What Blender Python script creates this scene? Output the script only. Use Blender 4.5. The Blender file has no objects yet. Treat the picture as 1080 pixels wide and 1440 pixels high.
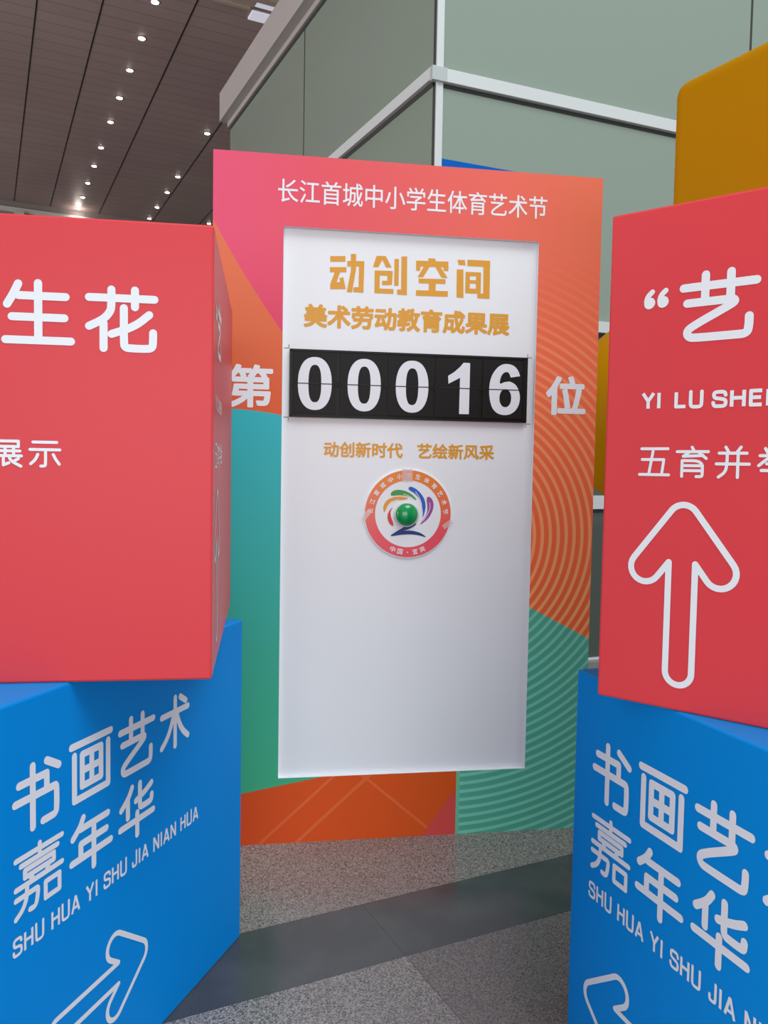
import bpy, bmesh, math
from mathutils import Vector, Matrix
from mathutils.geometry import delaunay_2d_cdt

S = bpy.context.scene
C = S.collection
PI = math.pi

# ------------------------------------------------------------------ camera, world, lights, exposure
H_EYE = 1.4722
FPX, PSI, PITCH, ROLL = 1150.09, 0.4545, 0.0541, 0.0172
cam_d = bpy.data.cameras.new('camera')
cam = bpy.data.objects.new('camera', cam_d)
C.objects.link(cam)
cam_d.sensor_fit = 'HORIZONTAL'
cam_d.sensor_width = 36.0
cam_d.lens = 36.0 * FPX / 1080.0
cam_d.clip_start = 0.05
f0 = Vector((math.sin(PSI), math.cos(PSI), 0)); r0 = Vector((math.cos(PSI), -math.sin(PSI), 0)); u0 = Vector((0, 0, 1))
fw = math.cos(PITCH) * f0 - math.sin(PITCH) * u0
up = math.sin(PITCH) * f0 + math.cos(PITCH) * u0
rt = math.cos(ROLL) * r0 + math.sin(ROLL) * up
up2 = -math.sin(ROLL) * r0 + math.cos(ROLL) * up
M = Matrix((rt, up2, -fw)).transposed().to_4x4()
M.translation = Vector((0, 0, H_EYE))
cam.matrix_world = M
S.camera = cam

WORLD_STRENGTH = 0.62
w = bpy.data.worlds.new('world'); S.world = w; w.use_nodes = True
bg = w.node_tree.nodes['Background']
bg.inputs[0].default_value = (0.94, 0.985, 1.0, 1); bg.inputs[1].default_value = WORLD_STRENGTH


def area(name, loc, target, size, power, col=(1, 1, 1)):
    d = bpy.data.lights.new(name, 'AREA'); d.shape = 'RECTANGLE'; d.size, d.size_y = size
    d.energy = power; d.color = col
    o = bpy.data.objects.new(name, d); C.objects.link(o); o.location = loc
    o.rotation_euler = (Vector(target) - Vector(loc)).to_track_quat('-Z', 'Y').to_euler()
    return o


area('rear_fill', (-2.7, -8.3, 2.3), (1.5, 3, 0.8), (9, 4.2), 470, (0.96, 1, 1))  # unseen fill placed behind the camera to reach the low board between the cubes
area('daylight_skylight', (2.6, -4.5, 14), (1.4, 2.6, 0.6), (8, 7), 1400, (0.95, 1, 1))
area('side_fill', (-15.5, 11, 3.6), (3, 12, 5.0), (14, 6), 1950, (1, 0.96, 0.95))  # unseen fill lamp added to brighten the far ceiling and building

S.view_settings.view_transform = 'Standard'
S.view_settings.look = 'None'
S.view_settings.gamma = 1
S.view_settings.use_curve_mapping = False
S.view_settings.exposure = -0.06
S.cycles.use_denoising = True
S.cycles.max_bounces = 8


# ------------------------------------------------------------------ materials
def lin(c):
    return c / 12.92 if c <= 0.04045 else ((c + 0.055) / 1.055) ** 2.4


def rgb(r, g, b, k=1.0):
    return (min(.95, lin(r / 255) * k), min(.95, lin(g / 255) * k), min(.95, lin(b / 255) * k), 1)


def mat(name, col, rough=0.5, spec=0.5, metal=0.0, bump=None):
    m = bpy.data.materials.new(name); m.use_nodes = True
    p = m.node_tree.nodes['Principled BSDF']
    p.inputs['Base Color'].default_value = col
    p.inputs['Roughness'].default_value = rough
    p.inputs['Specular IOR Level'].default_value = spec
    p.inputs['Metallic'].default_value = metal
    nt = m.node_tree
    if bump:
        sc, st = bump
        tc = nt.nodes.new('ShaderNodeTexCoord'); n = nt.nodes.new('ShaderNodeTexNoise'); b = nt.nodes.new('ShaderNodeBump')
        n.inputs['Scale'].default_value = sc; b.inputs['Strength'].default_value = st; b.inputs['Distance'].default_value = 0.02
        nt.links.new(tc.outputs['Object'], n.inputs['Vector']); nt.links.new(n.outputs['Fac'], b.inputs['Height'])
        nt.links.new(b.outputs['Normal'], p.inputs['Normal'])
    return m


def emis(name, col, s):
    m = bpy.data.materials.new(name); m.use_nodes = True
    p = m.node_tree.nodes['Principled BSDF']
    p.inputs['Base Color'].default_value = (0.8, 0.8, 0.8, 1)
    p.inputs['Emission Color'].default_value = col; p.inputs['Emission Strength'].default_value = s
    return m


class X:
    """small expression builder over shader math nodes"""
    def __init__(s, nt, v): s.nt = nt; s.v = v
    def op(s, o, *a):
        n = s.nt.nodes.new('ShaderNodeMath'); n.operation = o
        for i, q in enumerate((s,) + a):
            if isinstance(q, X): s.nt.links.new(q.v, n.inputs[i])
            else: n.inputs[i].default_value = q
        return X(s.nt, n.outputs[0])
    def __add__(s, o): return s.op('ADD', o)
    def __sub__(s, o): return s.op('SUBTRACT', o)
    def __mul__(s, o): return s.op('MULTIPLY', o)
    def gt(s, o): return s.op('GREATER_THAN', o)
    def lt(s, o): return s.op('LESS_THAN', o)
    def sm(s, a, b):
        n = s.nt.nodes.new('ShaderNodeMapRange'); n.clamp = True
        n.inputs[1].default_value = a; n.inputs[2].default_value = b
        s.nt.links.new(s.v, n.inputs[0]); return X(s.nt, n.outputs[0])


def mix(nt, fac, a, b):
    n = nt.nodes.new('ShaderNodeMix'); n.data_type = 'RGBA'
    if isinstance(fac, X): nt.links.new(fac.v, n.inputs[0])
    else: n.inputs[0].default_value = fac
    for q, i in ((a, 6), (b, 7)):
        if isinstance(q, tuple): n.inputs[i].default_value = q
        else: nt.links.new(q, n.inputs[i])
    return n.outputs[2]


def coords(m):
    nt = m.node_tree
    tc = nt.nodes.new('ShaderNodeTexCoord'); sp = nt.nodes.new('ShaderNodeSeparateXYZ')
    nt.links.new(tc.outputs['Object'], sp.inputs[0])
    return nt, tc, X(nt, sp.outputs[0]), X(nt, sp.outputs[1]), X(nt, sp.outputs[2]), nt.nodes['Principled BSDF']


# printed face of the board: colour fields, arcs and stripes, in metres on the board
def board_print():
    m = mat('board_print', (1, 1, 1, 1), 0.45, 0.2)
    nt, tc, u, _, v, p = coords(m)
    K = 1.0
    # pink to coral, left to right
    pink = mix(nt, u.sm(0.0, 0.42), rgb(226, 86, 122, K), rgb(226, 88, 102, K))
    pink = mix(nt, u.sm(0.40, 1.5), pink, rgb(232, 114, 84, K))
    pink = mix(nt, (v * -1).sm(-2.35, -1.95), pink, mix(nt, u.sm(0.3, 1.25), rgb(220, 70, 104, K), rgb(230, 104, 80, K)))
    # left orange field under the slanting edge
    orange = mix(nt, (v * -1).sm(-2.35, -1.65), rgb(222, 118, 84, K), rgb(222, 96, 54, K))
    c = mix(nt, (u * -1.56 + 2.366 - v - (u - 0.13) * (u - 0.13) * -0.9).gt(0), pink, orange)
    # rings around a point behind the white panel
    du = u - 0.945; dv = v - 1.204
    rr = (du * du + dv * dv).op('SQRT')
    ring = (rr * (1 / 0.0335)).op('FRACT').sm(0.50, 0.62)
    ring2 = (rr * (1 / 0.0335)).op('FRACT').sm(0.92, 1.0)
    ring = ring - ring2
    ro = mix(nt, (v * -1).sm(-2.30, -0.9), rgb(238, 114, 86, K), rgb(244, 108, 58, K))
    ro2 = mix(nt, (v * -1).sm(-2.30, -0.9), rgb(240, 122, 92, K), rgb(252, 172, 114, K))
    right = mix(nt, ring, ro, ro2)
    right = mix(nt, (v * -1).sm(-2.38, -1.95), pink, right)
    c = mix(nt, u.gt(0.75), c, right)
    # teal to green on the left
    du2 = u - 0.05
    teal = mix(nt, (v * -1).sm(-1.66, -0.75), rgb(52, 184, 196, K), rgb(60, 172, 148, K))
    teal = mix(nt, (v * -1).sm(-0.8, -0.2), teal, rgb(66, 176, 132, K))
    c = mix(nt, (du2 * du2 * -0.45 + 1.684 - v).gt(0) * u.lt(0.75), c, teal)
    # green rings lower right
    green = mix(nt, ring, rgb(86, 176, 152, K), rgb(124, 210, 186, K))
    gmask = (u * -0.516 + 1.5707 - v).gt(0) * u.gt(0.972)
    c = mix(nt, gmask, c, green)
    c = mix(nt, u.gt(0.972) * u.lt(0.986) * v.lt(0.3), c, rgb(112, 196, 160, K))
    # lower left orange with pale streaks, pink wedge
    lo = mix(nt, u.sm(0.1, 0.9), rgb(224, 82, 34, K), rgb(216, 86, 28, K))
    st = ((v - u * 0.9 + 0.17).op('ABSOLUTE').lt(0.008)).op('MAXIMUM', (v - u * 0.9 + 0.30).op('ABSOLUTE').lt(0.009))
    st = st.op('MAXIMUM', (v + u * 0.85 - 0.76).op('ABSOLUTE').lt(0.007))
    lo = mix(nt, st * 0.35, lo, rgb(236, 130, 84, K))
    lo = mix(nt, (u * 1.36 - 1.132 - v).gt(0), lo, rgb(214, 78, 74, K))
    c = mix(nt, (u * 0.176 + 0.183 - v).gt(0) * u.lt(0.972), c, lo)
    nt.links.new(c, p.inputs['Base Color'])
    return m


def floor_mat():
    m = mat('granite_floor', (1, 1, 1, 1), 0.22, 0.5)
    nt, tc, x, y, z, p = coords(m)
    def noise(scale, detail=2):
        n = nt.nodes.new('ShaderNodeTexNoise'); n.inputs['Scale'].default_value = scale; n.inputs['Detail'].default_value = detail
        nt.links.new(tc.outputs['Object'], n.inputs['Vector']); return X(nt, n.outputs['Fac'])
    vo = nt.nodes.new('ShaderNodeTexVoronoi'); vo.inputs['Scale'].default_value = 260
    nt.links.new(tc.outputs['Object'], vo.inputs['Vector'])
    sp = nt.nodes.new('ShaderNodeSeparateColor'); nt.links.new(vo.outputs['Color'], sp.inputs[0])
    g = X(nt, sp.outputs[0])
    fine = noise(420)
    pale = mix(nt, g.sm(0.15, 0.85), rgb(106, 100, 98), rgb(186, 180, 176))
    pale = mix(nt, g.gt(0.94), pale, rgb(58, 55, 55))
    pale = mix(nt, fine.sm(0.52, 0.6) * 0.45, pale, rgb(60, 56, 56))
    pale = mix(nt, noise(1.3).sm(0.35, 0.7) * 0.4, pale, rgb(120, 110, 106))
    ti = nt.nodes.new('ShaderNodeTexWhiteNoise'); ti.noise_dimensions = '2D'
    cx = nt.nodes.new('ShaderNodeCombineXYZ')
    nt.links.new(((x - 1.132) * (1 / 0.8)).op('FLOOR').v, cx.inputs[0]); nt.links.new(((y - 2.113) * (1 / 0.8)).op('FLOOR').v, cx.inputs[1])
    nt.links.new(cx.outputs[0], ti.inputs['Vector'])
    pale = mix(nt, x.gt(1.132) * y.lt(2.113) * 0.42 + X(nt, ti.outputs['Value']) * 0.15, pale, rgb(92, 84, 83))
    dark = mix(nt, fine.sm(0.35, 0.7), rgb(60, 61, 63), rgb(84, 85, 86))
    dark = mix(nt, noise(5).sm(0.4, 0.7) * 0.35, dark, rgb(104, 104, 104))
    stripe = y.gt(2.113) * y.lt(2.433)
    c = mix(nt, stripe, pale, dark)
    jx = ((x - 1.132) * (1 / 0.8) + 20.5).op('FRACT')
    jx = (jx - 0.5).op('ABSOLUTE').lt(0.0018) * y.lt(2.433)
    yy = ((y - 2.113) * (1 / 0.8) + 20.5).op('FRACT')
    jy = (yy - 0.5).op('ABSOLUTE').lt(0.0018) * y.lt(2.2)
    edge = ((y - 2.433).op('ABSOLUTE').lt(0.0018)).op('MAXIMUM', jy).op('MAXIMUM', jx)
    c = mix(nt, edge * 0.7, c, rgb(46, 44, 44))
    nt.links.new(c, p.inputs['Base Color'])
    nt.links.new((noise(3).sm(0.3, 0.7) * 0.12 + 0.17).v, p.inputs['Roughness'])
    return m


def ceiling_mat():
    m = mat('ceiling_planks', (1, 1, 1, 1), 0.45, 0.4)
    nt, tc, x, y, z, p = coords(m)
    n = nt.nodes.new('ShaderNodeTexNoise'); n.inputs['Scale'].default_value = 0.35
    nt.links.new(tc.outputs['Object'], n.inputs['Vector'])
    base = mix(nt, X(nt, n.outputs['Fac']).sm(0.35, 0.65), rgb(168, 145, 143), rgb(180, 160, 156))
    pl = (y * (1 / 0.30)).op('FRACT')
    row = nt.nodes.new('ShaderNodeTexWhiteNoise'); row.noise_dimensions = '1D'
    nt.links.new((y * (1 / 0.30)).op('FLOOR').v, row.inputs['W'])
    base = mix(nt, X(nt, row.outputs['Value']) * 0.35, base, rgb(164, 140, 137))
    c = mix(nt, pl.lt(0.06) * 0.6, base, rgb(118, 100, 98))
    nt.links.new(c, p.inputs['Base Color'])
    return m


def ring_mat():
    m = mat('sign_ring_print', (1, 1, 1, 1), 0.35)
    nt, tc, x, y, z, p = coords(m)
    c = mix(nt, (z * -1).sm(-0.13, 0.08), rgb(224, 126, 44, 1.05), rgb(224, 78, 92, 1.05))
    nt.links.new(c, p.inputs['Base Color'])
    return m


def glass_panel(name, col, rough=0.08, mirror=0.5):
    m = mat(name, col, rough, mirror)
    nt = m.node_tree; p = nt.nodes['Principled BSDF']
    p.inputs['Coat Weight'].default_value = 0.6; p.inputs['Coat Roughness'].default_value = 0.05
    return m


MT = dict(
    red=mat('red_vinyl', rgb(217, 66, 74, 1.0), 0.36, 0.2, bump=(3, 0.02)),
    blue=mat('blue_vinyl', rgb(0, 124, 202, 1.24), 0.45, 0.1, bump=(3, 0.02)),
    yellow=mat('yellow_foam', rgb(176, 122, 0, 1.0), 0.6, 0.05),
    white_ink=mat('white_print', rgb(230, 234, 242, 1.0), 0.4, 0.4),
    white=mat('white_board', rgb(230, 234, 240, 1.0), 0.4, 0.4),
    gold=mat('gold_print', rgb(232, 164, 46, 0.86), 0.4, 0.4),
    black=mat('black_plastic', rgb(18, 17, 18), 0.45, 0.25),
    flap=mat('flap_card', rgb(26, 24, 25), 0.5, 0.2),
    digit=mat('digit_print', rgb(224, 228, 236, 1.0), 0.45, 0.4),
    line=mat('gap_black', rgb(8, 8, 8), 0.6),
    print=board_print(), floor=floor_mat(), ceil=ceiling_mat(), ring=ring_mat(),
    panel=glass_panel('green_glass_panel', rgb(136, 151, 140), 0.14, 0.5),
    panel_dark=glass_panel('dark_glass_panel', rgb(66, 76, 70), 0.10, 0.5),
    alu=mat('pale_aluminium', rgb(206, 210, 212), 0.38, 0.5),
    alu_cap=mat('cap_aluminium', rgb(178, 186, 188), 0.4, 0.5),
    alu_grey=mat('grey_aluminium', rgb(178, 172, 170), 0.45, 0.5),
    seam_and_shade=mat('dark_seam_and_shade', rgb(52, 54, 52), 0.6),  # real joints, and the painted shade under the bands
    farwall=mat('far_wall_panel', rgb(128, 120, 116), 0.5),
    farcol=mat('far_column_panel', rgb(190, 184, 180), 0.5),
    banner=mat('banner_blue', rgb(0, 92, 184, 1.0), 0.5, 0.1),
    tape=mat('clear_tape', rgb(236, 214, 214), 0.2),
    green=mat('green_button_plastic', rgb(0, 140, 76, 1.1), 0.16, 0.6),
    beige=mat('beige_lining', rgb(196, 176, 160), 0.5),
    lamp=emis('lamp_glow', (1, 0.94, 0.9, 1), 14),
    skyglow=emis('skylight_glow', (0.82, 0.82, 1.0, 1), 0.45),
)
nt = MT['tape'].node_tree
MT['tape'].node_tree.nodes['Principled BSDF'].inputs['Alpha'].default_value = 0.55
for k, col in dict(p_green=(62, 150, 72), p_blue=(22, 92, 190), p_purple=(152, 72, 150), p_orange=(226, 150, 50), p_red=(212, 56, 52), p_navy=(14, 44, 124)).items():
    MT[k] = mat(k.replace('p_', '') + '_petal_print', rgb(*col), 0.4)


# ------------------------------------------------------------------ object helpers
def empty(name, label, cat, loc=(0, 0, 0), rz=0.0, group=None):
    o = bpy.data.objects.new(name, None); C.objects.link(o)
    o.empty_display_size = 0.1; o.location = loc; o.rotation_euler = (0, 0, rz)
    o['label'] = label; o['category'] = cat
    if group: o['group'] = group
    return o


def obj(name, bm, mats, parent=None, smooth=False, label=None):
    me = bpy.data.meshes.new(name); bm.normal_update(); bm.to_mesh(me); bm.free()
    for m in (mats if isinstance(mats, (list, tuple)) else [mats]): me.materials.append(m)
    if smooth:
        for p in me.polygons: p.use_smooth = True
    o = bpy.data.objects.new(name, me); C.objects.link(o)
    if parent: o.parent = parent
    if label: o['label'] = label
    return o


def tag(o, label, cat, group=None):
    o['label'] = label; o['category'] = cat
    if group: o['group'] = group
    return o


def struct(o):
    o['kind'] = 'structure'; return o


def box(bm, lo, hi, bevel=0.0, seg=2, mi=0):
    n0 = len(bm.faces)
    vs = [bm.verts.new((x, y, z)) for x in (lo[0], hi[0]) for y in (lo[1], hi[1]) for z in (lo[2], hi[2])]
    F = [(0, 1, 3, 2), (4, 6, 7, 5), (0, 4, 5, 1), (2, 3, 7, 6), (0, 2, 6, 4), (1, 5, 7, 3)]
    fs = [bm.faces.new([vs[i] for i in f]) for f in F]
    for f in fs: f.material_index = mi
    if bevel:
        es = list({e for f in fs for e in f.edges})
        bmesh.ops.bevel(bm, geom=es, offset=bevel, segments=seg, profile=0.5, affect='EDGES')
    return bm


def boxes(*bs, **k):
    bm = bmesh.new()
    for lo, hi in bs: box(bm, lo, hi, **k)
    return bm


def lathe(prof, n=40, axis='Z'):
    bm = bmesh.new(); rings = []
    for r, h in prof:
        ring = []
        for i in range(n):
            a = 2 * PI * i / n
            ring.append(bm.verts.new((r * math.cos(a), r * math.sin(a), h) if axis == 'Z' else (r * math.cos(a), -h, r * math.sin(a))))
        rings.append(ring)
    for a, b in zip(rings, rings[1:]):
        for i in range(n):
            bm.faces.new((a[i], a[(i + 1) % n], b[(i + 1) % n], b[i]))
    bm.faces.new(rings[0]); bm.faces.new(rings[-1])
    bmesh.ops.recalc_face_normals(bm, faces=bm.faces)
    return bm


# flat lettering: every mark is made in (u, v) metres on a face; put() lays it on the face plane
EPS = 0.0009


def chaikin(pts, it=3):
    for _ in range(it):
        q = [pts[0]]
        for a, b in zip(pts, pts[1:]):
            q.append((a[0] * .75 + b[0] * .25, a[1] * .75 + b[1] * .25)); q.append((a[0] * .25 + b[0] * .75, a[1] * .25 + b[1] * .75))
        q.append(pts[-1]); pts = q
    return pts


class Ink:
    """flat print gathered as 2-D outlines and merged into one clean sheet of triangles"""
    def __init__(s): s.add = []; s.cut = []

    def sheet(s, place, nrm, bm):
        vs, fs, k, na = [], [], 0, len(s.add)
        for p in s.add + s.cut:
            area2 = sum(p[i - 1][0] * p[i][1] - p[i][0] * p[i - 1][1] for i in range(len(p)))
            if abs(area2) < 1e-10:
                if p in s.add: na -= 1
                continue
            p = p if area2 > 0 else p[::-1]
            vs += [Vector(q) for q in p]; fs.append(list(range(k, k + len(p)))); k += len(p)
        ov, oe, of, _, _, orig = delaunay_2d_cdt(vs, [], fs, 0, 1e-6)
        bv = [None] * len(ov)
        for f, o in zip(of, orig):
            if not o or any(i >= na for i in o): continue
            for i in f:
                if bv[i] is None: bv[i] = bm.verts.new(place(ov[i].x, ov[i].y))
            fc = bm.faces.new([bv[i] for i in f]); fc.normal_update()
            if fc.normal.dot(nrm) < 0: fc.normal_flip()


def stroke(ink_, pts, wd, rnd=True, closed=False, k=14):
    if closed: pts = list(pts) + [pts[0]]
    r = wd / 2
    for a, b in zip(pts, pts[1:]):
        dx, dy = b[0] - a[0], b[1] - a[1]; L = math.hypot(dx, dy)
        if L < 1e-7: continue
        nx, ny = -dy / L * r, dx / L * r
        ink_.add.append([(a[0] - nx, a[1] - ny), (b[0] - nx, b[1] - ny), (b[0] + nx, b[1] + ny), (a[0] + nx, a[1] + ny)])
    js = pts[:-1] if closed else (pts if rnd else pts[1:-1])
    for c in js:
        ink_.add.append([(c[0] + r * math.cos(2 * PI * i / k), c[1] + r * math.sin(2 * PI * i / k)) for i in range(k)])


def poly(ink_, pts, hole=None):
    ink_.add.append(list(pts))
    if hole: ink_.cut.append(list(hole))


def front(depth=EPS):
    return lambda u, v: (u, -depth, v)


def side(x, depth=EPS):
    return lambda u, v: (x + depth, u, v)


def ink(name, inks, m, parent, place=None, nrm=Vector((0, -1, 0)), label=None):
    bm = bmesh.new()
    for i in (inks if isinstance(inks, list) else [inks]): i.sheet(place or front(), nrm, bm)
    return obj(name, bm, m, parent, label=label)


# hand-drawn glyphs in a unit box; a '~' first entry smooths the stroke
GL = {
    '书': [[(.08, .76), (.66, .76), (.66, .50)], ['~', (.0, .50), (.80, .50), (.86, .50), (.88, .44), (.88, .14), (.86, .05), (.78, .04), (.58, .04)], [(.36, .97), (.36, .02)], [(.66, .96), (.93, .80)]],
    '画': [[(.0, .96), (1, .96)], [(.07, .80), (.07, .05), (.93, .05), (.93, .80)], ['c', (.26, .77), (.74, .77), (.74, .24), (.26, .24)], [(.5, .77), (.5, .24)], [(.26, .5), (.74, .5)]],
    '艺': [[(.0, .80), (1, .80)], [(.31, .97), (.31, .58)], [(.66, .97), (.66, .62)], ['~', (.06, .56), (.60, .56), (.70, .56), (.73, .52), (.66, .47), (.14, .20), (.06, .12), (.10, .03), (.22, .02), (.72, .02), (.90, .02), (.92, .14), (.92, .28)]],
    '术': [[(.04, .70), (.96, .70)], [(.5, .98), (.5, .02)], ['~', (.46, .68), (.34, .40), (.20, .22), (.04, .10)], ['~', (.54, .68), (.66, .40), (.80, .22), (.96, .10)], [(.68, .96), (.88, .83)]],
    '嘉': [[(.02, .91), (.98, .91)], [(.5, .99), (.5, .8)], [(.12, .79), (.88, .79)], ['c', (.2, .69), (.8, .69), (.8, .58), (.2, .58)], [(.3, .57), (.36, .48)], [(.7, .57), (.64, .48)], [(.02, .46), (.98, .46)], ['~', (.02, .30), (.38, .30), (.46, .30), (.46, .22), (.43, .06), (.38, .02), (.30, .03)], ['~', (.24, .42), (.23, .24), (.16, .1), (.02, .01)], ['c', (.62, .30), (.92, .30), (.92, .04), (.62, .04)]],
    '年': [['~', (.28, .98), (.20, .84), (.03, .70)], [(.22, .80), (.92, .80)], [(.22, .53), (.88, .53)], [(.22, .53), (.22, .27)], [(.0, .27), (1, .27)], [(.55, .80), (.55, .0)]],
    '华': [['~', (.34, .98), (.24, .82), (.03, .66)], [(.22, .78), (.22, .44)], ['~', (.94, .86), (.74, .76), (.46, .68)], ['~', (.58, .98), (.58, .60), (.59, .51), (.68, .50), (.86, .50), (.94, .51), (.95, .62)], [(.0, .29), (1, .29)], [(.5, .43), (.5, .0)]],
    '生': [['~', (.20, .96), (.12, .78), (.03, .62)], [(.20, .77), (.92, .77)], [(.10, .42), (.90, .42)], [(.0, .04), (1, .04)], [(.5, .98), (.5, .06)]],
    '花': [[(.0, .84), (1, .84)], ['~', (.34, .98), (.34, .74), (.33, .62), (.22, .48), (.0, .36)], [(.70, .98), (.70, .70)], [(.22, .42), (.22, .0)], ['~', (.92, .58), (.70, .38), (.34, .24)], ['~', (.53, .68), (.53, .12), (.54, .02), (.66, .01), (.84, .01), (.97, .02), (.98, .14), (.98, .28)]],
    '展': [[(.16, .94), (.90, .94), (.90, .74), (.16, .74)], ['~', (.16, .94), (.16, .45), (.12, .2), (.0, .02)], [(.30, .58), (.95, .58)], [(.46, .70), (.46, .40)], [(.74, .70), (.74, .40)], [(.24, .40), (1, .40)], [(.40, .38), (.40, .06), (.58, .14)], ['~', (.58, .38), (.66, .2), (.98, .02)], [(.90, .30), (.74, .20)]],
    '示': [[(.10, .92), (.90, .92)], [(.0, .64), (1, .64)], ['~', (.52, .62), (.52, .12), (.50, .02), (.36, .02)], ['~', (.26, .46), (.18, .26), (.02, .10)], ['~', (.78, .46), (.86, .28), (.98, .10)]],
    '五': [[(.05, .95), (.95, .95)], [(.46, .95), (.32, .04)], [(.08, .57), (.82, .57), (.76, .04)], [(0, .04), (1, .04)]],
    '育': [[(.0, .85), (1, .85)], [(.48, 1), (.55, .87)], [(.42, .85), (.2, .69), (.84, .72)], [(.72, .80), (.94, .62)], [(.17, .54), (.17, .0)], ['~', (.17, .54), (.83, .54), (.83, .08), (.82, .0), (.64, .0)], [(.17, .37), (.83, .37)], [(.17, .20), (.83, .20)]],
    '并': [[(.28, 1), (.36, .86)], [(.74, 1), (.63, .84)], [(.08, .80), (.92, .80)], [(0, .44), (1, .44)], ['~', (.33, .8), (.33, .4), (.28, .16), (.08, 0)], [(.66, .8), (.66, 0)]],
    '举': [[(.2, .95), (.28, .8)], [(.48, 1), (.53, .82)], [(.82, .97), (.7, .8)], [(.05, .72), (.95, .72)], [(.38, .72), (.02, .4)], [(.62, .72), (.98, .4)], [(.25, .46), (.75, .46)], [(.1, .24), (.9, .24)], [(.5, .60), (.5, 0)]],
}


def glyph(bm, ch, u, v, wu, hv, wd):
    i = wd / 2
    for st in GL[ch]:
        mode = st[0] if isinstance(st[0], str) else ''
        pts = [q for q in st if not isinstance(q, str)]
        pts = [(u + i + a * (wu - wd), v + i + b * (hv - wd)) for a, b in pts]
        if mode == '~': pts = chaikin(pts)
        stroke(bm, pts, wd, closed=(mode == 'c'))


LA = {
    'S': (.66, [['~', (.60, .74), (.56, .93), (.33, .95), (.08, .92), (.06, .70), (.12, .56), (.34, .52), (.58, .46), (.62, .28), (.58, .07), (.34, .05), (.08, .06), (.04, .28)]]),
    'H': (.70, [[(.08, 1), (.08, 0)], [(.62, 1), (.62, 0)], [(.08, .53), (.62, .53)]]),
    'U': (.70, [['~', (.08, 1), (.08, .3), (.10, .06), (.35, .03), (.60, .06), (.62, .3), (.62, 1)]]),
    'A': (.74, [[(.06, 0), (.37, .98)], [(.68, 0), (.37, .98)], [(.17, .28), (.57, .28)]]),
    'Y': (.70, [[(.04, 1), (.35, .48), (.66, 1)], [(.35, .48), (.35, 0)]]),
    'I': (.24, [[(.12, 1), (.12, 0)]]),
    'L': (.58, [[(.08, 1), (.08, .08), (.56, .08)]]),
    'J': (.54, [['~', (.46, 1), (.46, .3), (.44, .06), (.24, .04), (.06, .06), (.06, .32)]]),
    'N': (.70, [[(.08, 0), (.08, .98)], [(.08, .96), (.62, .04)], [(.62, 0), (.62, 1)]]),
    'E': (.60, [[(.56, .92), (.08, .92), (.08, .08), (.56, .08)], [(.08, .52), (.52, .52)]]),
    ' ': (.30, []),
}


def latin(bm, text, u0, u1, v, h, wr=.16, gap=.14):
    tot = sum(LA[c][0] for c in text) + gap * (len(text) - 1)
    k = (u1 - u0) / tot
    x = 0
    for c in text:
        wch, sts = LA[c]
        for st in sts:
            mode = st[0] if isinstance(st[0], str) else ''
            pts = [(u0 + (x + q[0]) * k, v + q[1] * h) for q in st if not isinstance(q, str)]
            if mode == '~': pts = chaikin(pts)
            stroke(bm, pts, wr * h, rnd=False)
        x += wch + gap
    return bm


def arrow(tip, L, rot=0.0, wd=0.0125):
    """rounded outline arrow; at rot = 0 it points up from a tip at (0, 0)"""
    r, rs, ap = 0.030, 0.026, (0.0, -0.031)
    ax, ay = -0.6, -0.8
    e = (ap[0] + ax * 0.122, ap[1] + ay * 0.122)
    n = (-.8, .6)
    pts = []
    for i in range(9):
        a = PI / 2 + i / 8 * (math.atan2(n[1], n[0]) - PI / 2); pts.append((ap[0] + r * math.cos(a), ap[1] + r * math.sin(a)))
    a0 = math.atan2(n[1], n[0])
    for i in range(13):
        a = a0 + PI * i / 12; pts.append((e[0] + r * math.cos(a), e[1] + r * math.sin(a)))
    t = (-rs - (ap[0] - n[0] * r)) / ax
    pts.append((-rs, ap[1] - n[1] * r + ay * t))
    cb = -L + rs
    for i in range(9):
        a = PI + PI / 2 * i / 8; pts.append((rs * math.cos(a), cb + rs * math.sin(a)))
    left = pts[:]
    full = left + [(-x, y) for x, y in reversed(left)]
    c, s = math.cos(rot), math.sin(rot)
    full = [(tip[0] + x * c - y * s, tip[1] + x * s + y * c) for x, y in full]
    bm = Ink(); stroke(bm, full, wd, closed=True)
    return bm


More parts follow.
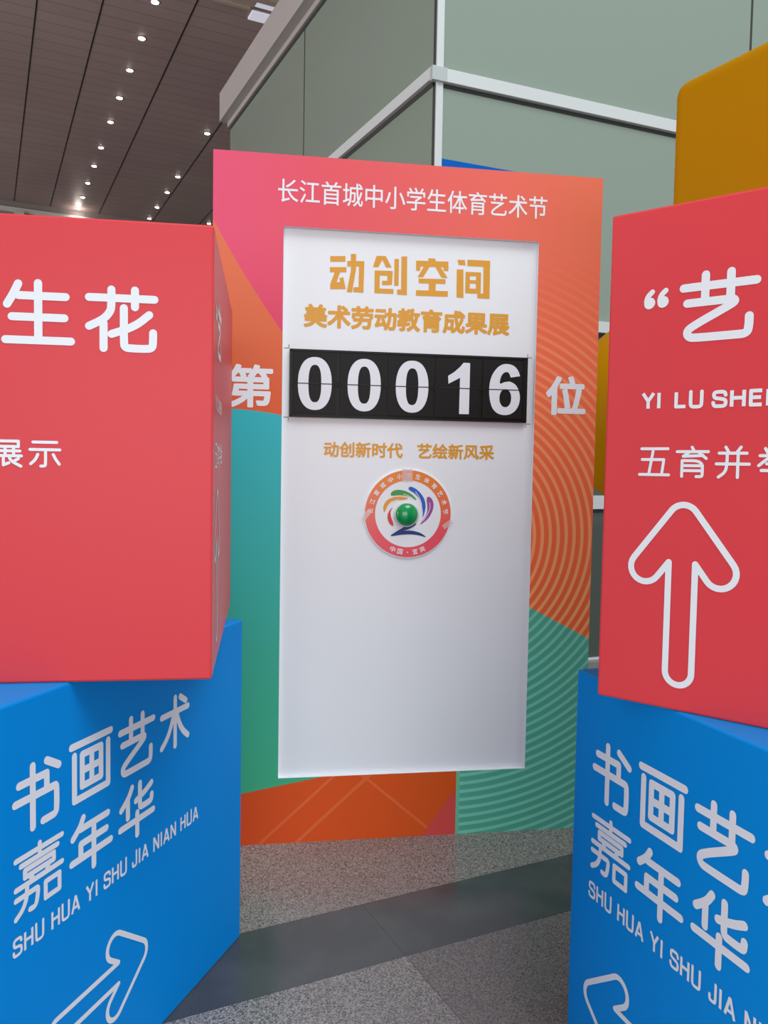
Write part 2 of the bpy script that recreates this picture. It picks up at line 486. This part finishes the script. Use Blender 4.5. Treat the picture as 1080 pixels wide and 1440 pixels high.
def typeset(text, u0, u1, v0, v1, bold=0.0, post=None):
    """a line of type fitted to a rectangle, one Ink per character; bold thickens it by that many metres"""
    cu = bpy.data.curves.new('typeset', 'FONT'); cu.resolution_u = 3
    o = bpy.data.objects.new('typeset', cu); C.objects.link(o)

    def shape(t):
        cu.body = t; bpy.context.view_layer.update()
        me = bpy.data.meshes.new_from_object(o.evaluated_get(bpy.context.evaluated_depsgraph_get()))
        r = [(v.co.x, v.co.y) for v in me.vertices], [list(p.vertices) for p in me.polygons]
        bpy.data.meshes.remove(me); return r
    full = shape(text)[0]
    x0, x1 = min(p[0] for p in full), max(p[0] for p in full); y0, y1 = min(p[1] for p in full), max(p[1] for p in full)
    b = bold
    kx, ky = (u1 - u0 - 2 * b) / (x1 - x0), (v1 - v0 - 2 * b) / (y1 - y0)
    adv = [0.0]
    for i in range(1, len(text)):                      # advance of each character, from pairs against the first glyph
        adv.append(adv[-1] + 1.0)
    first = shape(text[0])[0]; last = shape(text[-1])[0]
    if len(text) > 1:
        step = (x1 - max(p[0] for p in last)) / (len(text) - 1)
        adv = [i * step for i in range(len(text))]
    out = []
    for ch, ax in zip(text, adv):
        pts, fs = shape(ch)
        q = [(u0 + b + (p[0] + ax - x0) * kx, v0 + b + (p[1] - y0) * ky) for p in pts]
        if post: q = [post(*p) for p in q]
        k = Ink()
        k.add += [[q[i] for i in f] for f in fs]
        if b:
            cnt = {}
            for f in fs:
                for i, j in zip(f, f[1:] + f[:1]): cnt[frozenset((i, j))] = cnt.get(frozenset((i, j)), 0) + 1
            for e, n in cnt.items():
                if n == 1:
                    i, j = tuple(e); stroke(k, [q[i], q[j]], 2 * b, k=8)
        out.append(k)
    bpy.data.objects.remove(o); bpy.data.curves.remove(cu)
    return out


# ------------------------------------------------------------------ the setting
struct(obj('floor', boxes(((-16, -10, -0.1), (22, 24, 0))), MT['floor']))
ZC = 8.0
struct(obj('ceiling', boxes(((-16, 4.5, ZC), (22, 24, ZC + 0.2))), MT['ceil']))
cs = bmesh.new()
for x in (0.72, 1.56, 2.75, 4.12, 5.3, 6.6, -0.5, -1.7, -2.9):
    box(cs, (x - 0.009, 4.6, ZC - 0.004), (x + 0.009, 22.95, ZC + 0.001))
struct(obj('trim_1', cs, MT['line']))
fb = boxes(((-16, 23.0, 0), (22, 23.2, ZC)))
struct(obj('wall_far', fb, MT['farwall']))
ft = boxes(((-16, 22.9, 7.72), (22, 23.0, 7.84)))
struct(obj('trim_2', ft, MT['farcol']))
struct(obj('trim_3', boxes(((0.72, 22.8, 0), (0.95, 23.0, 7.74))), MT['farcol']))
struct(obj('wall_left', boxes(((-16.2, -10, 0), (-16, 23.2, ZC))), MT['farwall']))  # out of view; run on past the camera to block light from the left

# glazed building: corner at (2.815, 5.077); left face runs along +Y, right face swings 3.5 degrees towards us
CX, CY, FAR, TOP = 2.815, 5.077, 10.36, 5.74
struct(obj('wall_building_left', boxes(((CX, CY, 0), (CX + 0.12, FAR, TOP))), MT['panel']))
bl = bmesh.new()
box(bl, (CX - 0.003, 7.672, 0), (CX, 7.688, TOP))
box(bl, (CX - 0.004, CY, 4.115), (CX, FAR, 4.15))  # shade under the band, laid on as a dark strip
struct(obj('trim_4', bl, MT['seam_and_shade']))
struct(obj('trim_5', boxes(((CX - 0.035, CY, 4.15), (CX, FAR, 4.235)), bevel=0.003), MT['alu']))
struct(obj('trim_6', boxes(((CX - 0.125, 4.4, 5.78), (CX + 0.1, FAR + 0.05, 6.13))), MT['alu_grey']))
struct(obj('trim_7', boxes(((CX - 0.125, 7.07, 5.777), (CX - 0.127, 7.085, 6.131)), ((CX - 0.12, 7.07, 5.776), (CX - 0.03, 7.085, 5.779))), MT['seam_and_shade']))
struct(obj('trim_8', boxes(((CX - 0.028, 4.4, 5.72), (CX + 0.05, FAR + 0.03, 5.78))), MT['alu_grey']))
struct(obj('trim_9', boxes(((CX - 0.006, CY, 5.685), (CX, FAR, 5.72))), MT['seam_and_shade']))
struct(obj('trim_10', boxes(((CX - 0.004, CY - 0.004, 0), (CX + 0.003, CY + 0.02, TOP))), MT['seam_and_shade']))


def right_face(o):
    o.location = (CX, CY, 0); o.rotation_euler = (0, 0, math.radians(-3.5)); return struct(o)


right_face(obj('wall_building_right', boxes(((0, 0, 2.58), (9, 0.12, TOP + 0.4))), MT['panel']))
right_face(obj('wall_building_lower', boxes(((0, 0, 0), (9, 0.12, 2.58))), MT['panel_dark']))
bands = bmesh.new()
for z0, z1 in ((4.135, 4.225), (2.53, 2.615), (1.18, 1.285), (0, 0.014)):
    box(bands, (-0.035, -0.04, z0), (9, 0, z1), bevel=0.003)
right_face(obj('trim_11', bands, MT['alu']))
sh = bmesh.new()
for z0 in (4.108, 2.50, 1.15): box(sh, (0.0, -0.005, z0), (9, 0, z0 + 0.028))  # dark strips stand in for the shadow beneath each band
box(sh, (2.84, -0.003, 4.225), (2.86, 0, TOP)); box(sh, (5.6, -0.003, 0), (5.62, 0, TOP))
right_face(obj('trim_12', sh, MT['seam_and_shade']))
right_face(obj('trim_13', boxes(((0.004, -0.02, 0), (0.056, 0, TOP)), bevel=0.003), MT['alu']))

right_face(obj('trim_14', boxes(((-0.039, -0.044, 4.132), (0.075, 0, 4.228)), bevel=0.003), MT['alu_cap']))
bn = obj('wall_banner', boxes(((0.06, -0.012, 2.7), (1.22, -0.002, 3.625))), MT['banner'])
bn.location = (CX, CY, 0); bn.rotation_euler = (0, 0, math.radians(-3.5))
tag(bn, 'plain blue banner panel on the green glass wall behind the tall board', 'banner')

# ------------------------------------------------------------------ ceiling lights
def downlight(x, y, label, spot=False):
    t = empty('downlight', label, 'ceiling light', (x, y, ZC), 0, 'round downlights in the ceiling')
    bm = lathe([(0.062, 0.0), (0.062, -0.010), (0.050, -0.013), (0.050, 0.0)], 24)
    obj('rim', bm, MT['alu_grey'], t)
    obj('lens', lathe([(0.049, -0.004), (0.049, -0.018), (0.03, -0.026), (0.002, -0.028)], 24), MT['lamp'], t)
    if spot:
        d = bpy.data.lights.new('downlight_glow', 'POINT'); d.energy = 5; d.color = (1, .9, .82); d.shadow_soft_size = 0.08
        l = bpy.data.objects.new('downlight_glow', d); C.objects.link(l); l.parent = t; l.location = (0, 0.02, -0.15)
    return t


ORD = ['nearest', 'second nearest', 'third nearest', 'fourth nearest', 'fifth nearest', 'sixth nearest', 'seventh nearest', 'eighth nearest', 'ninth nearest', 'farthest']
for i, y in enumerate((12.2, 13.305, 14.452, 15.604, 16.762, 18.191, 19.369, 20.6, 21.744, 22.756)):
    downlight(2.221, y, 'lit ceiling downlight in the long left row of ten, ' + ORD[i] + ' of them', i == 9)
for i, y in enumerate((16.411, 19.148, 20.354, 21.64, 22.72)):
    downlight(3.998, y, 'lit ceiling downlight in the shorter row beside the glass building, ' + (ORD[i] if i < 4 else 'farthest') + ' of five')
downlight(5.516, 22.385, 'lit ceiling downlight alone just at the left top corner of the tall board')

sk = empty('ceiling_light_panel', 'beige framed ceiling light panel glimpsed above the grey fascia', 'ceiling light', (3.55, 11.6, ZC))
obj('frame', boxes(((-0.62, -0.26, -0.05), (1.2, -0.14, 0)), ((-0.62, 0.06, -0.05), (-0.1, 0.12, 0)), ((-0.62, -0.26, -0.02), (-0.05, 0.12, 0))), MT['beige'], sk)
obj('diffuser', boxes(((-0.05, -0.14, -0.02), (1.2, 0.03, 0)), ((-0.04, 0.16, -0.02), (0.6, 0.40, 0))), MT['skyglow'], sk)

# ------------------------------------------------------------------ tall display board
BW, BH, BD = 1.5161, 2.633, 0.14
U0, U1, V0, V1 = 0.2601, 1.2581, 0.2592, 2.3702
REC = 0.022
board = empty('display_board', 'tall colourful exhibition board with a white panel, standing on the granite floor', 'display board', (0.7663, 3.0517, 0), -0.2996)
bm = bmesh.new()
def q(*pts, mi=0):
    f = bm.faces.new([bm.verts.new(p) for p in pts]); f.material_index = mi; return f
us, vs_ = (0, U0, U1, BW), (0, V0, V1, BH)
for i in range(3):
    for j in range(3):
        if i == 1 and j == 1: continue
        q((us[i], 0, vs_[j]), (us[i + 1], 0, vs_[j]), (us[i + 1], 0, vs_[j + 1]), (us[i], 0, vs_[j + 1]))
q((U0, 0, V0), (U1, 0, V0), (U1, REC, V0), (U0, REC, V0), mi=1)
q((U0, 0, V1), (U0, REC, V1), (U1, REC, V1), (U1, 0, V1), mi=1)
q((U0, 0, V0), (U0, REC, V0), (U0, REC, V1), (U0, 0, V1), mi=1)
q((U1, 0, V0), (U1, 0, V1), (U1, REC, V1), (U1, REC, V0), mi=1)
q((0, 0, 0), (0, 0, BH), (0, BD, BH), (0, BD, 0), mi=1)
q((BW, 0, 0), (BW, BD, 0), (BW, BD, BH), (BW, 0, BH), mi=1)
q((0, 0, BH), (BW, 0, BH), (BW, BD, BH), (0, BD, BH), mi=1)
q((0, 0, 0), (0, BD, 0), (BW, BD, 0), (BW, 0, 0), mi=1)
q((0, BD, 0), (0, BD, BH), (BW, BD, BH), (BW, BD, 0), mi=1)
bmesh.ops.remove_doubles(bm, verts=bm.verts, dist=1e-5)
obj('frame', bm, [MT['print'], MT['white']], board, label='printed frame with pink, orange, teal and green fields')
obj('panel', boxes(((U0 - 0.02, REC, V0 - 0.02), (U1 + 0.02, REC + 0.02, V1 + 0.02))), MT['white'], board, label='white recessed panel')
F = front()
PF = lambda u, v: (u, REC - EPS, v)
# header line across the top, the two big characters, the title lines
ink('lettering', typeset('长江首城中小学生体育艺术节', 0.238, 1.287, 2.458, 2.545, 0.0006), MT['white_ink'], board)
ink('lettering', typeset('第', 0.058, 0.226, 1.690, 1.852, 0.0045), MT['white_ink'], board)
ink('lettering', typeset('位', 1.303, 1.471, 1.694, 1.850, 0.0052), MT['white_ink'], board)
TITLE = [
    # dong
    [(.4381, 2.2745), (.4962, 2.2777), (.4966, 2.2571), (.4383, 2.2538)], [(.4372, 2.2331), (.5004, 2.2365), (.5007, 2.2172), (.4375, 2.2138)],
    [(.4564, 2.2162), (.4774, 2.2173), (.4639, 2.178), (.478, 2.1787), (.4743, 2.1937), (.489, 2.1979), (.4995, 2.1535), (.4398, 2.1505), (.4395, 2.1698)],
    [(.5036, 2.2602), (.5692, 2.2625), (.5674, 2.243), (.5039, 2.2395)], [(.5494, 2.26), (.5693, 2.2611), (.5676, 2.143), (.5279, 2.1438), (.529, 2.1619), (.5488, 2.1629)],
    [(.5172, 2.2872), (.537, 2.2883), (.5379, 2.2317), (.5237, 2.1422), (.5032, 2.1426), (.5182, 2.2237)],
    # chuang
    [(.6165, 2.2859), (.6464, 2.2862), (.6243, 2.2433), (.603, 2.2421)], [(.6322, 2.2854), (.6521, 2.2865), (.6758, 2.2447), (.6543, 2.2435)],
    [(.6103, 2.23), (.6803, 2.231), (.6806, 2.2129), (.6106, 2.2119)], [(.6103, 2.2286), (.6303, 2.2297), (.6303, 2.1447), (.6103, 2.1451)],
    [(.6602, 2.2313), (.6803, 2.231), (.6784, 2.1792), (.6598, 2.1783)], [(.6395, 2.1919), (.6767, 2.1938), (.677, 2.1778), (.6398, 2.1759)],
    [(.61, 2.1618), (.6844, 2.1628), (.6848, 2.1446), (.6103, 2.1437)], [(.6866, 2.2773), (.7039, 2.2783), (.7043, 2.1764), (.6871, 2.1755)],
    [(.7137, 2.2886), (.736, 2.2898), (.7374, 2.143), (.715, 2.1419)], [(.6988, 2.1621), (.737, 2.1626), (.7374, 2.1416), (.6992, 2.1425)],
    # kong
    [(.82, 2.2875), (.8483, 2.2877), (.8487, 2.2709), (.8203, 2.2707)], [(.7716, 2.2758), (.8996, 2.2793), (.9001, 2.2568), (.7721, 2.2541)],
    [(.7716, 2.2758), (.7904, 2.2768), (.7883, 2.2382), (.7724, 2.2373)], [(.8806, 2.2783), (.8996, 2.2793), (.9004, 2.2428), (.8814, 2.2432)],
    [(.8053, 2.2601), (.8285, 2.26), (.8004, 2.2136), (.7787, 2.2138)], [(.846, 2.2609), (.8649, 2.262), (.8981, 2.2158), (.8732, 2.216)],
    [(.7831, 2.2084), (.8894, 2.2112), (.8898, 2.1928), (.7835, 2.1902)], [(.8239, 2.2049), (.8501, 2.2049), (.8513, 2.15), (.8235, 2.15)],
    [(.7739, 2.163), (.9007, 2.1652), (.8997, 2.1439), (.7728, 2.1419)],
    # jian
    [(.9361, 2.2884), (.9655, 2.2886), (.9689, 2.269), (.941, 2.2689)], [(.934, 2.2516), (.9605, 2.2516), (.963, 2.1427), (.935, 2.1428)],
    [(.9758, 2.2906), (1.0676, 2.2915), (1.0682, 2.2674), (.9764, 2.2666)], [(1.0409, 2.29), (1.0677, 2.29), (1.0684, 2.1436), (1.043, 2.1438)],
    [(1.0188, 2.1625), (1.0679, 2.1635), (1.0684, 2.1436), (1.0193, 2.1441)], [(.9695, 2.2436), (1.0317, 2.2441), (1.032, 2.2285), (.9699, 2.2281)],
    [(.9695, 2.2436), (.9873, 2.2432), (.9877, 2.1624), (.9699, 2.1629)], [(1.0124, 2.2445), (1.0317, 2.2441), (1.0322, 2.1618), (1.0129, 2.1622)],
    [(.9703, 2.2125), (1.0309, 2.2129), (1.0313, 2.2001), (.9706, 2.1998)], [(.971, 2.18), (1.0317, 2.1802), (1.0322, 2.1618), (.97, 2.1615)],
]
tb = Ink()
for p in TITLE: poly(tb, p)
ink('lettering', tb, MT['gold'], board, PF)
ink('lettering', typeset('美术劳动教育成果展', 0.340, 1.153, 2.002, 2.092, 0.0034), MT['gold'], board, PF)
ink('lettering', typeset('动创新时代', 0.423, 0.733, 1.510, 1.570, 0.0017) + typeset('艺绘新风采', 0.790, 1.103, 1.510, 1.570, 0.0017), MT['gold'], board, PF)
for (u, v, du, dv) in ((0.288, 1.918, -1, 1), (0.288, 1.662, -1, -1), (1.228, 1.917, 1, 1), (1.228, 1.660, 1, -1)):
    cm = Ink()
    u += du * 0.003; v += dv * 0.003
    stroke(cm, [(u + du * .018, v), (u, v), (u, v + dv * .014)], 0.002, rnd=False)
    ink('corner_mark', cm, MT['line'], board, PF)

# ------------------------------------------------------------------ flip counter 00016, set on the white panel
def on_board(name, label, cat, u, v, y=REC):
    t = empty(name, label, cat)
    c_, s_ = math.cos(-0.2996), math.sin(-0.2996)
    t.location = (0.7663 + u * c_ - y * s_, 3.0517 + u * s_ + y * c_, v)
    t.rotation_euler = (0, 0, -0.2996)
    return t


CU0, CU1, CV0, CV1 = 0.2885, 1.2280, 1.6605, 1.9175
ctr = on_board('flip_counter', 'black five-digit flip counter reading 00016 on the white panel', 'counter', CU0, CV0)
W_, H_ = CU1 - CU0, CV1 - CV0
hb = boxes(((0, -0.010, 0), (W_, -0.0003, H_)))
for lo, hi in (((0, -0.016, 0), (0.010, -0.010, H_)), ((W_ - 0.018, -0.016, 0), (W_, -0.010, H_)), ((0, -0.016, 0), (W_, -0.010, 0.008)), ((0, -0.016, H_ - 0.008), (W_, -0.010, H_))):
    box(hb, lo, hi)
obj('housing', hb, MT['black'], ctr)
SIX = [(1.1974, 1.8438), (1.1886, 1.8683), (1.1692, 1.8857), (1.1421, 1.8914), (1.1154, 1.8853), (1.0918, 1.8623), (1.0765, 1.8309), (1.0711, 1.7921), (1.0742, 1.7509), (1.0848, 1.7151), (1.1068, 1.6934), (1.1394, 1.687), (1.1689, 1.6951), (1.1911, 1.7181), (1.2009, 1.7547), (1.1934, 1.7908), (1.1766, 1.8136), (1.1547, 1.8216), (1.1332, 1.8189), (1.1131, 1.8079), (1.1167, 1.8348), (1.1269, 1.8532), (1.1418, 1.8599), (1.1528, 1.8541), (1.1586, 1.8373)]
ONE = [(.9659, 1.8886), (.9924, 1.888), (.9918, 1.6883), (.952, 1.6882), (.953, 1.8293), (.907, 1.8048), (.9048, 1.8353), (.9297, 1.8515), (.9531, 1.8728)]


def superell(cx, cy, a, b, p=2.35, n=48):
    r = []
    for i in range(n):
        t = 2 * PI * i / n; c, s = math.cos(t), math.sin(t)
        r.append((cx + a * math.copysign(abs(c) ** (2 / p), c), cy + b * math.copysign(abs(s) ** (2 / p), s)))
    return r


cells = [(0.302, 0.468), (0.480, 0.656), (0.666, 0.842), (0.854, 1.034), (1.046, 1.209)]
SPL = 1.7885
sh_ = lambda ps: [(u - CU0, v - CV0) for u, v in ps]
for i, (a, b) in enumerate(cells):
    a_, b_ = a - CU0, b - CU0
    mid = SPL - CV0
    cb = boxes(((a_, -0.0145, 0.014), (b_, -0.0095, mid - 0.0012)), ((a_, -0.0145, mid + 0.0012), (b_, -0.0095, H_ - 0.014)))
    box(cb, (a_ - 0.005, -0.016, mid - 0.008), (a_ + 0.004, -0.0095, mid + 0.008)); box(cb, (b_ - 0.004, -0.016, mid - 0.008), (b_ + 0.005, -0.0095, mid + 0.008))
    card = obj('flap_card', cb, MT['flap'], ctr)
    db = Ink(); pl = front(0.0151)
    if i < 3:
        cx = (0.3845, 0.5745, 0.7625)[i]
        poly(db, sh_(superell(cx, SPL, 0.0645, 0.1005, 2.3)), hole=sh_(superell(cx, SPL, 0.0245, 0.071, 2.6)))
    elif i == 3: poly(db, sh_(ONE))
    else: poly(db, sh_(chaikin(SIX[:18], 2) + chaikin(SIX[17:], 2)[1:]), hole=sh_(superell(1.1387, 1.7555, 0.0243, 0.0355, 2.1)))
    ink('digit', db, MT['digit'], card, pl)
    gp = boxes(((a_ + 0.012, -0.0160, mid - 0.0016), (b_ - 0.008, -0.0147, mid + 0.0016)))
    obj('split_gap', gp, MT['line'], card)

# ------------------------------------------------------------------ round emblem sign with a push button
SU, SV = 0.7578, 1.2926
sign = on_board('round_sign', 'round emblem sign with an orange to red ring taped on the white panel', 'sign', SU, SV)
obj('disc', lathe([(0.175, 0.0002), (0.175, 0.0050), (0.174, 0.0055)], 72, 'Y'), MT['white'], sign)
rb_ = Ink()
poly(rb_, [(0.1715 * math.cos(2 * PI * i / 72), 0.1715 * math.sin(2 * PI * i / 72)) for i in range(72)],
     hole=[(0.1315 * math.cos(2 * PI * i / 72), 0.1315 * math.sin(2 * PI * i / 72)) for i in range(72)])
ink('ring', rb_, MT['ring'], sign, front(0.0060))
PETALS = [
    ('p_green', [(-.0687, .0735), (-.0627, .088), (-.0378, .0944), (-.0043, .0866), (.0212, .0684), (.0308, .0532), (.0045, .0682), (-.0291, .074), (-.0624, .0703)]),
    ('p_blue', [(.0017, .1011), (.0142, .1042), (.0376, .0913), (.0591, .0668), (.0681, .0379), (.0645, .0089), (.0565, -.0119), (.0581, .013), (.0488, .0543), (.0252, .0808), (.004, .0909)]),
    ('p_purple', [(.076, .0649), (.0865, .065), (.0996, .0465), (.0989, .0175), (.0819, -.0158), (.0465, -.0418), (.065, -.0159), (.0771, .009), (.0766, .0339), (.0728, .0545)]),
    ('p_orange', [(-.0955, .0116), (-.0971, .0322), (-.0829, .0549), (-.054, .0655), (-.0248, .0658), (.0004, .0599), (-.0287, .0526), (-.0621, .0531), (-.0825, .0323), (-.0896, .0096)]),
    ('p_red', [(-.0595, .0243), (-.0717, .0077), (-.0671, -.0169), (-.0584, -.0354), (-.0602, -.049), (-.0772, -.0335), (-.0826, -.0088), (-.0739, .0139)]),
    ('p_navy', [(-.072, -.0891), (-.0308, -.0621), (.0107, -.0391), (.0296, -.0369), (.031, -.0452), (.0111, -.0577), (-.0139, -.0669), (-.0181, -.067), (.0154, -.0651), (.0493, -.0741), (.0741, -.0927), (.041, -.0824), (.0073, -.0793), (-.0262, -.0815)]),
]
for k, ps in PETALS:
    pb = Ink()
    mx, my = sum(q[0] for q in ps) / len(ps), sum(q[1] for q in ps) / len(ps)
    sm = [(mx + (q[0] - mx) * 1.08, my + (q[1] - my) * 1.08) for q in ps]
    for _ in range(1):
        r = []
        for a, b in zip(sm, sm[1:] + sm[:1]):
            r += [(a[0] * .75 + b[0] * .25, a[1] * .75 + b[1] * .25), (a[0] * .25 + b[0] * .75, a[1] * .25 + b[1] * .75)]
        sm = r
    poly(pb, sm)
    ink('petal' if k != 'p_navy' else 'ground_stroke', pb, MT[k], sign, front(0.0064), label=k[2:] + (' brush-stroke petal' if k != 'p_navy' else ' brush stroke'))
for pts in ([(.028, .088), (.046, .062), (.054, .036), (.055, .010)], [(.086, .045), (.088, .022), (.076, -.004), (.062, -.026)], [(-.020, .078), (.004, .070), (.022, .058)], [(-.086, .022), (-.070, .045), (-.040, .056)]):
    sw = Ink(); stroke(sw, chaikin(pts, 2), 0.0022)
    ink('highlight_streak', sw, MT['white_ink'], sign, front(0.0068))


def arc_text(text, a0, a1, rad, size, flip=False):
    out = []
    for i, ch in enumerate(text):
        a = math.radians(a0 + (a1 - a0) * i / (len(text) - 1))
        cx, cy = rad * math.cos(a), rad * math.sin(a)
        rot = a - PI / 2 if not flip else a + PI / 2
        c, s = math.cos(rot), math.sin(rot)
        tr = lambda u, v: (cx + u * c - v * s, cy + u * s + v * c)
        if ch == '·':
            k = Ink(); stroke(k, [tr(-.001, 0), tr(.001, 0)], 0.004); out.append(k)
        else:
            out += typeset(ch, -size / 2, size / 2, -size / 2, size / 2, 0.0004, tr)
    return out


ink('lettering', arc_text('长江首城中小学生体育艺术节', 176, 4, 0.1505, 0.0205), MT['white_ink'], sign, front(0.0068))
ink('lettering', arc_text('中国·宜宾', 247, 293, 0.1515, 0.0215, True), MT['white_ink'], sign, front(0.0068))
for (u, v, w2, h2, rot) in ((-0.006, 0.152, 0.042, 0.050, 0.0), (-0.166, -0.006, 0.040, 0.020, 0.9), (0.160, -0.040, 0.044, 0.020, 0.6)):
    tp = Ink(); c, s = math.cos(rot), math.sin(rot)
    poly(tp, [(u + x * c - y * s, v + x * s + y * c) for x, y in ((-w2 / 2, -h2 / 2), (w2 / 2, -h2 / 2), (w2 / 2, h2 / 2), (-w2 / 2, h2 / 2))])
    ink('tape', tp, MT['tape'], sign, front(0.0074))
btn = on_board('push_button', 'green domed push button in the middle of the round emblem sign', 'button', 0.7505, 1.2905)
obj('collar', lathe([(0.050, 0.0067), (0.050, 0.012), (0.045, 0.015)], 40, 'Y'), MT['alu'], btn, smooth=True)
prof = [(0.0445, 0.011)] + [(0.0445 * math.cos(a), 0.013 + 0.026 * math.sin(a)) for a in [i * PI / 2 / 9 for i in range(10)]]
prof[-1] = (0.0006, 0.039)
obj('dome', lathe(prof, 40, 'Y'), MT['green'], btn, smooth=True)

# ------------------------------------------------------------------ stacked direction cubes
def cube(label, loc, ang, size, m, group='coloured direction cubes'):
    t = empty('display_cube', label, 'cube', loc, ang, group)
    obj('body', boxes(((0, 0, 0), (size, size, size)), bevel=0.005, seg=2), m, t)
    return t


ROW_U = (0.076, 0.242, 0.414, 0.582)
WD = 0.0165


def blue_print(t, du, right):
    for word, v, h in (('书画艺术', 0.718, 0.150), ('嘉年华', 0.553, 0.143)):
        ks = []
        for ch, u in zip(word, ROW_U):
            k = Ink(); glyph(k, ch, u + du, v, 0.152, h, WD if ch != '嘉' else 0.0118); ks.append(k)
        ink('lettering', ks, MT['white_ink'], t)
    k = Ink(); latin(k, 'SHU HUA YI SHU JIA NIAN HUA', 0.076 + du, 0.776 + du, 0.4845, 0.0375, 0.17)
    ink('lettering', k, MT['white_ink'], t)
    ink('arrow', arrow((0.497, 0.2525), 0.357, -PI / 2) if right else arrow((0.072, 0.2560), 0.357, PI / 2), MT['white_ink'], t)


lb = cube('blue cube at left standing on the floor beneath the red cube lettered in white', (0.013, 1.700, 0), 0.8038, 1.0, MT['blue'])
blue_print(lb, -0.034, True)
rb = cube('blue cube at right standing on the floor beneath the red cube with an up arrow', (1.2678, 1.5284, 0), -1.6799, 1.0, MT['blue'])
blue_print(rb, 0.0, False)


def guide_print(t, place, nrm):
    k = Ink()
    glyph(k, '艺', 0.145, 0.722, 0.150, 0.140, 0.0158)
    q = Ink()
    for du in (0, 0.027):
        stroke(q, [(0.0855 + du, 0.8075), (0.0868 + du, 0.8088)], 0.0215)
        stroke(q, chaikin([(0.0795 + du, 0.812), (0.082 + du, 0.822), (0.091 + du, 0.830)], 2), 0.0105)
    ink('lettering', [k, q], MT['white_ink'], t, place, nrm)
    k = Ink()
    latin(k, 'YI', 0.0775, 0.1160, 0.5995, 0.0305, 0.225); latin(k, 'LU', 0.1430, 0.1985, 0.5990, 0.0305, 0.225); latin(k, 'SHEN', 0.2155, 0.3400, 0.598, 0.0305, 0.225)
    ink('lettering', k, MT['white_ink'], t, place, nrm)
    ks = []
    for i, ch in enumerate('五育并举'):
        k = Ink(); glyph(k, ch, 0.0740 + i * 0.0752, 0.4625, 0.0655, 0.0625, 0.0058); ks.append(k)
    ink('lettering', ks, MT['white_ink'], t, place, nrm)
    ink('arrow', arrow((0.169, 0.4105), 0.358), MT['white_ink'], t, place, nrm)


SL = 0.9835
lr = cube('red cube at left with white lettering, balanced askew on the left blue cube', (0.4446 - SL * math.cos(-0.3093), 1.76 - SL * math.sin(-0.3093), 1.0), -0.3093, SL, MT['red'])
ks = [Ink(), Ink(), Ink(), Ink()]
glyph(ks[0], '生', 0.5515, 0.712, 0.147, 0.142, 0.0165)
glyph(ks[1], '花', 0.7185, 0.706, 0.150, 0.142, 0.0165)
glyph(ks[2], '展', 0.527, 0.458, 0.066, 0.063, 0.0062); glyph(ks[3], '示', 0.604, 0.459, 0.066, 0.062, 0.0062)
ink('lettering', ks[:2], MT['white_ink'], lr)
ink('lettering', ks[2:], MT['white_ink'], lr)
guide_print(lr, side(SL), Vector((1, 0, 0)))
SR = 0.9955
rr_ = cube('red cube at right with a large white up arrow, askew on a blue cube', (1.16, 1.3333, 1.0), -1.1468, SR, MT['red'])
guide_print(rr_, F, Vector((0, -1, 0)))

yt = empty('foam_block', 'yellow block with rounded edges on top of the right red cube', 'block', (1.800, 1.835, 1.0 + SR), math.radians(-86.9))
obj('body', boxes(((0, 0, 0), (1.0, 0.7, 0.605)), bevel=0.045, seg=6), MT['yellow'], yt, smooth=True)

ball = empty('ball_stand', 'yellow ball glimpsed in the gap between the tall board and right red cube', 'ball', (3.035, 3.033, 0))
bm = bmesh.new(); bmesh.ops.create_uvsphere(bm, u_segments=48, v_segments=32, radius=0.505)
bo = obj('ball', bm, MT['yellow'], ball, smooth=True); bo.location = (0, 0, 1.758)
obj('post', lathe([(0.05, 0.03), (0.05, 1.30)], 24), MT['alu_grey'], ball, smooth=False)
obj('base', lathe([(0.26, 0.0), (0.26, 0.02), (0.24, 0.035)], 40), MT['alu_grey'], ball)
